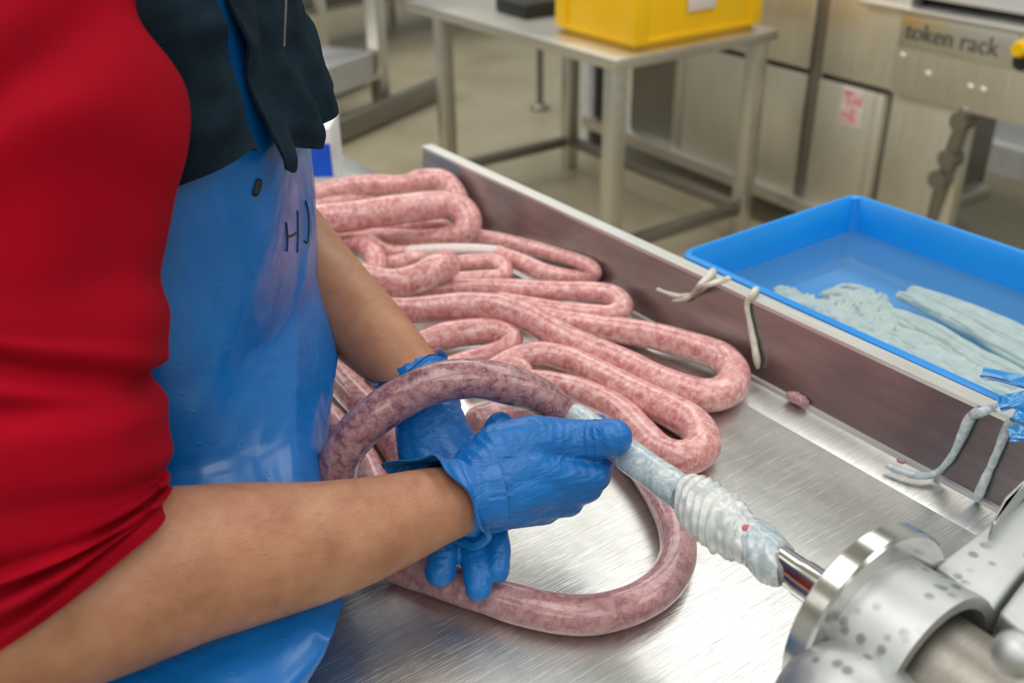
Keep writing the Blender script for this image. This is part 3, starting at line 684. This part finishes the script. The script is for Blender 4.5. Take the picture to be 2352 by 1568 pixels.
def lz(pts, z=ZB + .006):
    o = [Z(a, b, z) for a, b in pts]
    return [(min(max(p.x, .862 - .0437 * (p.y - .902)), 1.14), min(max(p.y, .23), .85), p.z) for p in o]
casing_pile('soaking_casings', [lz(p, ZW - .025) for p in ([(2080,690),(2150,725),(2250,780),(2380,855),(2480,915)], [(2105,685),(2200,728),(2320,790),(2450,865)], [(2095,680),(2200,715),(2320,765),(2450,830)])], 54, .0045, 'upper straight bundle of white casings in the tub, along its far side', .008, 'casing_tub', 'stuff', .004)
casing_pile('soaking_casings', [lz(p, ZW - .025) for p in ([(2050,735),(2130,775),(2230,840),(2330,910),(2420,985)], [(2050,735),(2140,765),(2240,825),(2350,880),(2450,940)])], 34, .0045, 'lower straight bundle of white casings lying in the tub', .006, 'casing_tub', 'stuff', .004)
H_ = ZW - .026
casing_pile('soaking_casings', [lz(p, H_) for p in ([(1800,690),(1850,715),(1900,735),(1960,770),(2040,810)], [(1910,690),(1990,700),(2010,740),(1950,770),(1930,720),(2000,690)], [(1990,755),(2080,795),(2180,850),(2290,895)], [(2040,795),(2140,845),(2240,890),(2330,930)], [(2070,800),(2180,855),(2300,905),(2400,960)],
            [(2000,720),(2020,760),(1970,790),(1920,770)], [(2100,830),(2200,880),(2320,935)])], 220, .0040, 'tangled heap of white casings at the near side of the tub', .016, 'casing_tub', 'stuff', .02)
stand = thing('tub_stand', 'low steel stand holding the blue tub', 'stand', (1.02, .54, 0), math.radians(2.5))
zs = ZR - TD - .004
box('top_plate', (-.19, -.38, zs - .02), (.17, .37, zs), M['steel'], stand)
for x in (-.165, .145):
    for y in (-.35, .34): box('leg', (x - .02, y - .02, 0), (x + .02, y + .02, zs - .02), M['steel'], stand)

# ------------------------------------------------------------------ casing scraps on the rim, blue film sleeves
def rim_pt(px, py): return Z(px, py, ZT + .093)
def scrap(rows, label, mat='casing', r=None):
    c = cr(rows, 8); pts = c[:, :3]; rad = [q * (1 + .22 * noise.noise(V3(p) * 90)) for p, q in zip(pts, c[:, 3])]
    return tag(tube_obj('casing_scrap', pts, rad, M[mat], None, 12), label, 'casing', 'scraps of casing on the trough rim')
wx = lambda y: .80 - .0524 * (y - .7)              # foot of the far wall at a given y
def onwall(px, py, r=.004):                        # a point just in front of the leaning far wall
    q = None; lo, hi = .82, .905
    for _ in range(40):
        z = (lo + hi) / 2; q = Z(px, py, z); xw = wx(q.y) + .017 * (z - ZT) / .083 - r
        if q.x < xw: hi = z
        else: lo = z
    return q
W = lambda px, py, h: (*onwall(px, py, h * 1.0 / FPX), h * 1.0 / FPX)
T = lambda px, py, h, z=.912: (*Z(px, py, z), h * 1.05 / FPX)
scrap([T(1637,624,11), T(1622,640,9), T(1607,655,7), W(1590,676,8), W(1560,680,8), W(1530,672,7), W(1512,665,6)], 'ivory scrap of casing draped over the rim, farthest from the horn')
scrap([T(1672,640,8,.919), T(1650,647,8,.921), T(1625,655,7,.918), W(1605,668,9), W(1575,686,8), W(1548,690,5)], 'forked ivory casing scrap crossing the first one on the rim')
scrap([T(1736,665,10), T(1727,678,9), W(1716,700,8), W(1722,740,8), W(1732,790,9), W(1738,825,11), W(1740,842,6)], 'casing scrap hanging straight down the trough wall beside the tub')
scrap([T(2285,932,7), T(2258,945,10), W(2232,955,13), W(2210,1000,11), W(2188,1045,9), W(2158,1080,8), (*Z(2130,1092,.824), .004), (*Z(2090,1088,.824), .004), (*Z(2040,1070,.824), .003)], 'long grey casing strand hooked over the rim and trailing on the steel', 'casing_horn')
scrap([T(2345,960,10), T(2325,968,10), W(2310,990,11), W(2290,1040,9), W(2265,1095,9), W(2250,1130,11), W(2245,1146,9)], 'grey casing strand hanging down the wall near the filler', 'casing_horn')
v, f = tube(cr([(*Z(1815,908,.823), ), (*Z(1832,915,.824), ), (*Z(1850,924,.823), )], 4), [.005, .006, .007, .0075, .0065, .006, .007, .006, .0045], 14)
tag(sharp(link('meat_scrap', py_mesh('meat_scrap', v, f), M['sausage_dark']), 60), 'small crumb of red meat at the foot of the trough wall', 'meat scrap')
v, f = tube([Z(2064,1057,.823), Z(2069,1060,.823), Z(2075,1061,.822)], .0022, 10)
tag(sharp(link('meat_scrap', py_mesh('meat_scrap', v, f), M['sausage_dark']), 60), 'tiny dark meat speck on the steel near the trailing casing', 'meat scrap')
def film(rows, width, label, seed):
    c = cr([(*D(a, b, d),) for a, b, d in rows], 10); rings = []
    for i, p in enumerate(c):
        t = V3(c[min(i + 1, len(c) - 1)]) - V3(c[max(i - 1, 0)]); x, y, d = frame_of(t); ring = []
        for k in range(17):
            s_ = k / 16 * 2 - 1; h = .007 * abs(s_) ** 1.2 + .004 * math.sin(s_ * 5 + i * .15 + seed) * noise.noise(V3((i * .1, s_, seed))) - .004
            wob = 1 + .18 * noise.noise(V3((i * .12, seed, 2)))
            ring.append(V3(p) + x * s_ * width * wob + y * h)
        rings.append(ring)
    o = loft('blue_film_sleeve', rings, M['film'], None, .0006, False); tag(o, label, 'film sleeve', 'blue film sleeves by the rim')
    ln = [r[12] + V3((0, 0, .0012)) for r in rings]; tube_obj('purple_line', ln, .0008, M['purple'], o, 6)
    return o
film([(2254,858,.97),(2310,872,.96),(2370,890,.95),(2450,915,.94)], .010, 'topmost blue film sleeve poking out over the tub water', 1)
film([(2296,936,.93),(2330,925,.925),(2380,915,.92),(2450,910,.915)], .011, 'blue film sleeve just under the topmost one, over the tub rim', 2)
film([(2325,955,.905),(2352,965,.90),(2400,975,.895),(2460,985,.89)], .010, 'blue film sleeve with a dark line, second from the bottom', 3)
film([(2318,1004,.89),(2345,1000,.885),(2390,1000,.88),(2460,1005,.875)], .013, 'lowest blue film sleeve, hanging in front of the trough wall', 4)

# ------------------------------------------------------------------ machine head body
def mbox(name, lo, hi, mat, bev=.004, rot=None):
    return box(name, lo, hi, mat, filler, bev, FR @ (rot or Matrix.Identity(4)), True)
def slab(name, pts, z, dz, mat, bev=.004):
    bm = bmesh.new(); top = [bm.verts.new(Z(a, b, z)) for a, b in pts]; f = bm.faces.new(top)
    r = bmesh.ops.extrude_face_region(bm, geom=[f]); bmesh.ops.translate(bm, vec=(0, 0, -dz), verts=[v for v in r['geom'] if isinstance(v, bmesh.types.BMVert)])
    bmesh.ops.recalc_face_normals(bm, faces=bm.faces); bmesh.ops.bevel(bm, geom=list(bm.edges), offset=bev, segments=3, profile=.5, affect='EDGES')
    return sharp(link(name, finish(bm, name), mat, filler, True))
slab('side_slab', [(2146,1296),(2265,1205),(2520,1015),(2520,1180),(2352,1310),(2284,1398)], .985, .05, M['cast'])
slab('corner_block', [(2294,1404),(2352,1326),(2520,1190),(2520,1640),(2352,1452)], .992, .07, M['cast'], .005)
slab('wet_plate', [(2278,1196),(2310,1138),(2352,1098),(2520,960),(2520,975),(2358,1112),(2318,1152),(2288,1204)], 1.0, .045, M['cast'], .002)
me = blob('outlet_housing', [(D(1945,1650,.60), .046, D(2060,1800,.58), .05), (D(1880,1690,.62), .04, D(1980,1850,.60), .05), (D(2060,1800,.58), .05, V3((.46, .10, .86)), .05)], .003, .5, 6); link('outlet_housing', me, M['cast'], filler, True, True)
lathe_obj('neck_tube', [(0, .038), (.20, .038)], BASE + AX * .05, BASE + AX * .3, M['steel_dark'], filler)
kp = D(2335, 1502, .50)
bm = bmesh.new(); bmesh.ops.create_uvsphere(bm, u_segments=32, v_segments=20, radius=.012, matrix=Matrix.Translation(kp)); link('lever_knob', finish(bm, 'lever_knob'), M['cast'], filler, True, True)
lathe_obj('lever', [(0, .005), (.14, .005)], kp, kp + V3((.10, -.08, -.06)), M['steel'], filler, 16)
bx0 = BASE.x; box('pedestal', (bx0 - .10, -.25, 0), (bx0 + .28, .06, .93), M['steel'], filler, .01, None, True)
# ------------------------------------------------------------------ background
def boxes(parent, rows):
    for nm, lo, hi, mt in rows: box(nm, lo, hi, M[mt], parent, .004)
tb = thing('work_table', 'stainless worktable carrying the yellow crate', 'table', (2.56, 2.36, 0), math.radians(2))
boxes(tb, [('tabletop', (-.70, 0, .715), (0, 1.25, .75), 'steel')] +
      [('leg', (x, y, 0), (x + .055, y + .055, .715), 'steel') for x in (-.685, -.07) for y in (.02, 1.03)] +
      [('rail', (-.66, 1.04, .10), (-.05, 1.08, .14), 'steel_dark'), ('rail', (-.065, .07, .10), (-.025, 1.03, .14), 'steel_dark'), ('rail', (-.66, .03, .10), (-.07, .07, .14), 'steel_dark')])
def crate(name, label, lo, hi, loc, rz, tagw=True):
    c = thing(name, label, 'crate', loc, rz); (x0, y0), (x1, y1) = lo, hi; h = .22
    bm = bmesh.new(); add_box(bm, (x0, y0, .012), (x1, y1, h), .012, 3)
    for k in (0, 1):
        add_box(bm, (x0 - .006, y0 - .006, .015 + k * .16), (x1 + .006, y1 + .006, .03 + k * .16), .003)
    for (px_, py_) in ((x0, y0), (x1, y0), (x0, y1), (x1, y1)):
        add_box(bm, (px_ - .008 if px_ == x0 else px_ - .05, py_ - .008 if py_ == y0 else py_ - .05, .015), (px_ + .05 if px_ == x0 else px_ + .008, py_ + .05 if py_ == y0 else py_ + .008, h), .004)
    add_box(bm, (x0 + .01, y0 + .01, 0), (x1 - .01, y1 - .01, .02), .003)
    sharp(link('crate_shell', finish(bm, 'crate_shell'), M['yellow'], c, False))
    box('label_holder', ((x0 + x1) / 2 - .06, y0 - .009, .09), ((x0 + x1) / 2 + .06, y0 - .004, .15), M['casing_pink'], c, .001)
    return c
crate('plastic_crate', 'yellow plastic crate standing on the corner of the worktable', (-.58, .04), (-.04, .42), (2.56, 2.38, .7505), math.radians(2))
box('tray', (1.98, 3.0, .7505), (2.16, 3.2, .80), M['black'], None, .01); tag(bpy.data.objects['tray'], 'black shallow tray left of the yellow crate on the worktable', 'tray')

# packaging machine
mc = thing('packaging_machine', 'large beige-steel packaging machine with a lettered front beam', 'machine', (2.70, 2.6, 0))
def mq(px, py): q = X(px, py, 2.70); return q.y - 2.6, q.z
def mpanel(name, pl, pr, ptop, pbot, mat, dep=.6, out=0.):
    y0, y1 = sorted((mq(pl, (ptop + pbot) / 2)[0], mq(pr, (ptop + pbot) / 2)[0])); pm = (pl + pr) / 2
    return box(name, (-out, y0, min(mq(pm, pbot)[1], mq(pm, ptop)[1])), (dep, y1, max(mq(pm, pbot)[1], mq(pm, ptop)[1])), M[mat], mc, .004)
boxes(mc, [('cabinet', (.06, -.56, .14), (.7, .75, .90), 'steel_dark'),
           ('panel', (0, -.555, .15), (.06, -.315, .58), 'panel'), ('panel', (0, -.255, .15), (.06, .355, .58), 'panel'), ('panel', (.005, -.62, .60), (.06, -.315, .90), 'panel'), ('panel', (.005, -.255, .60), (.06, .36, .90), 'panel'),
           ('divider', (.02, -.31, .14), (.06, -.26, .90), 'steel_dark'), ('post', (-.01, -.59, .12), (.05, -.55, .58), 'panel'), ('base_rail', (-.02, -.62, .10), (.66, 1.0, .15), 'steel'),
           ('front_beam', (-.015, -2.2, .60), (.6, -.61, .845), 'panel'), ('name_plate', (-.020, -1.0, .745), (-.012, -.615, .842), 'steel'), ('top_rail', (-.03, -2.2, .845), (.7, -.45, .86), 'rim'), ('top_rail', (.02, -2.2, .885), (.7, -.3, .90), 'rim'),
           ('inner_panel', (.02, -.88, .22), (.06, -.60, .60), 'panel'), ('frame_post', (0, .36, .1), (.06, .41, .90), 'steel'), ('frame_post', (0, .98, .0), (.06, 1.04, .90), 'white_plastic'), ('hose', (.03, .90, .0), (.09, .97, .80), 'black'), ('drip_tray', (.15, .44, .14), (.5, .62, .2), 'green'),
           ('foot', (0, -.6, 0), (.08, -.5, .1), 'black'), ('foot', (0, .85, 0), (.08, .95, .1), 'black'), ('foot', (.5, -2.1, 0), (.58, -2.0, .6), 'steel_dark')])
tube_obj('support_leg', [V3((2.70, 1.72, .60)), V3((2.70, 1.745, .45)), V3((2.72, 1.77, .30)), V3((2.74, 1.79, .12)), V3((2.76, 1.80, .0))], .022, M['steel_dark'], mc, 12)
for q in ((1.725, .57), (1.74, .45), (1.76, .38)): lathe_obj('clamp', [(0, .03), (.05, .03)], V3((2.67, q[0], q[1])), V3((2.9, q[0], q[1])), M['steel_dark'], mc, 12)
for y, z in ((1.964, .716), (1.865, .679), (1.718, .67), (1.676, .67), (2.01, .20)):
    lathe_obj('bolt', [(0, .012), (.012, .012), (.016, .008)], V3((2.695, y, z)), V3((2.6, y, z)), M['rim'], mc, 16)
st = box('warning_sticker', (-.003, -.51, .455), (.001, -.425, .58), M['white_plastic'], mc, .0)
_t = NT('sticker_red'); _t.set(Base_Color=_t.ramp(_t.noise(60, 3), [(.42, (.70, .20, .24)), (.6, (.80, .62, .62))]), Roughness=.5); RS = _t.m
for k in range(2): box('sticker_print', (-.005, -.505 , .463 + .06 * k), (-.002, -.43, .513 + .06 * k), RS, st, .0)
kb = thing('push_button', 'yellow and black knob at the right end of the machine beam', 'button', (2.69, 1.572, .80))
lathe_obj('button_cap', [(0, .02), (.03, .024), (.045, .018)], V3((2.68, 1.572, .812)), V3((2.5, 1.572, .812)), M['yellow'], kb, 24)
lathe_obj('button_base', [(0, .024), (.02, .026)], V3((2.69, 1.572, .775)), V3((2.5, 1.572, .775)), M['black'], kb, 24)
tx = bpy.data.curves.new('lettering', 'FONT'); tx.body = 'token rack'; tx.size = .072; tx.extrude = .001; tx.align_x = 'LEFT'
to = bpy.data.objects.new('tmp', tx); COL.objects.link(to); dg = bpy.context.evaluated_depsgraph_get(); me = bpy.data.meshes.new_from_object(to.evaluated_get(dg)); bpy.data.objects.remove(to)
bm = bmesh.new(); bm.from_mesh(me); bpy.data.meshes.remove(me); bmesh.ops.remove_doubles(bm, verts=bm.verts, dist=1e-5); seen = set()
plate = next(o for o in mc.children if o.name.startswith('name_plate'))
for v0 in list(bm.verts):                          # every letter an object of its own
    if v0 in seen: continue
    st_, isl = [v0], []
    seen.add(v0)
    while st_:
        q = st_.pop(); isl.append(q)
        for e in q.link_edges:
            o_ = e.other_vert(q)
            if o_ not in seen: seen.add(o_); st_.append(o_)
    ix = {q: i for i, q in enumerate(isl)}; fs_ = [tuple(ix[q] for q in f.verts) for f in {f for q in isl for f in q.link_faces}]
    lt = link('letter', py_mesh('letter', [q.co for q in isl], fs_), M['text'], plate, False); lt.rotation_euler = (math.radians(90), 0, math.radians(-90)); lt.location = (-.022, -.635, .772)
bm.free()
# rack and benches at the back left
rk = thing('steel_rack', 'low grey steel rack carrying a pale stack of trays, back left', 'rack', (1.76, 4.26, 0), math.radians(28))
boxes(rk, [('floor_rail', (0, 0, .02), (1.0, .06, .12), 'steel_dark'), ('floor_rail', (-.1, .55, .02), (1.0, .61, .12), 'steel_dark'), ('post', (.50, .10, .0), (.57, .17, 1.0), 'steel'), ('post', (.02, .03, .0), (.07, .09, .199), 'steel'), ('post', (.45, .9, .0), (.52, .97, 1.0), 'steel'),
           ('shelf', (-.8, .10, .20), (.5, .9, .225), 'steel'), ('upper_rail', (.0, .9, .55), (1.0, .97, .62), 'steel')])
for k in range(4):
    o = box('flat_tray', (-.75 + .004 * k, .12, .2255 + .028 * k), (.47 + .006 * k, .8, .25 + .028 * k), M['rim'], None, .004); o.location = (1.76, 4.26, 0); o.rotation_euler = (0, 0, math.radians(28))
    tag(o, ['lowest pale flat tray of the stack on the low rack', 'second pale flat tray from the bottom on the low rack', 'third pale flat tray from the bottom on the low rack', 'uppermost pale flat tray of the stack on the low rack'][k], 'tray', 'flat trays stacked on the rack')
bn = thing('steel_bench', 'grey steel bench frame far behind the worktable', 'bench', (2.9, 5.95, 0), math.radians(14))
boxes(bn, [('bench_top', (-.6, 0, .62), (1.9, .7, .66), 'steel'), ('lower_shelf', (-.6, .05, .30), (1.9, .65, .33), 'steel_dark'), ('side_rail', (-.6, -.03, .48), (1.9, .0, .56), 'steel')] + [('leg', (x, y, 0), (x + .05, y + .05, .62), 'steel') for x in (-.55, .5, 1.8) for y in (.0, .6)])
sl_ = thing('stand_leg', 'slim grey stand with a round foot behind the worktable', 'stand', (2.894, 4.25, 0))
for nm, pr in (('foot', [(0, .05), (.012, .05), (.03, .02)]), ('pole', [(.025, .018), (.62, .018)]), ('head', [(.62, .07), (.65, .07)])): lathe_obj(nm, pr, V3((2.894, 4.25, 0)), V3((2.894, 4.25, 1)), M['steel_dark'], sl_, 20)
bx = thing('storage_box', 'dark blue box on the far grey bench', 'box', (2.85, 6.25, .66)); box('box_body', (-.2, -.15, 0), (.2, .15, .22), M['blue_plain'], bx, .01); box('box_lid', (-.21, -.16, .20), (.21, .16, .24), M['black'], bx, .008)
# carton at the far end of the trough
ct = thing('carton', 'white carton with a blue side standing at the far end of the trough', 'carton', (*Z(772, 439, ZT).xy, ZT), math.radians(-33))
box('carton_body', (-.30, .0, .0005), (0, .10, .115), M['white_plastic'], ct, .003); box('blue_panel', (-.298, -.002, .028), (-.002, .0005, .088), M['blue_plain'], ct, 0)
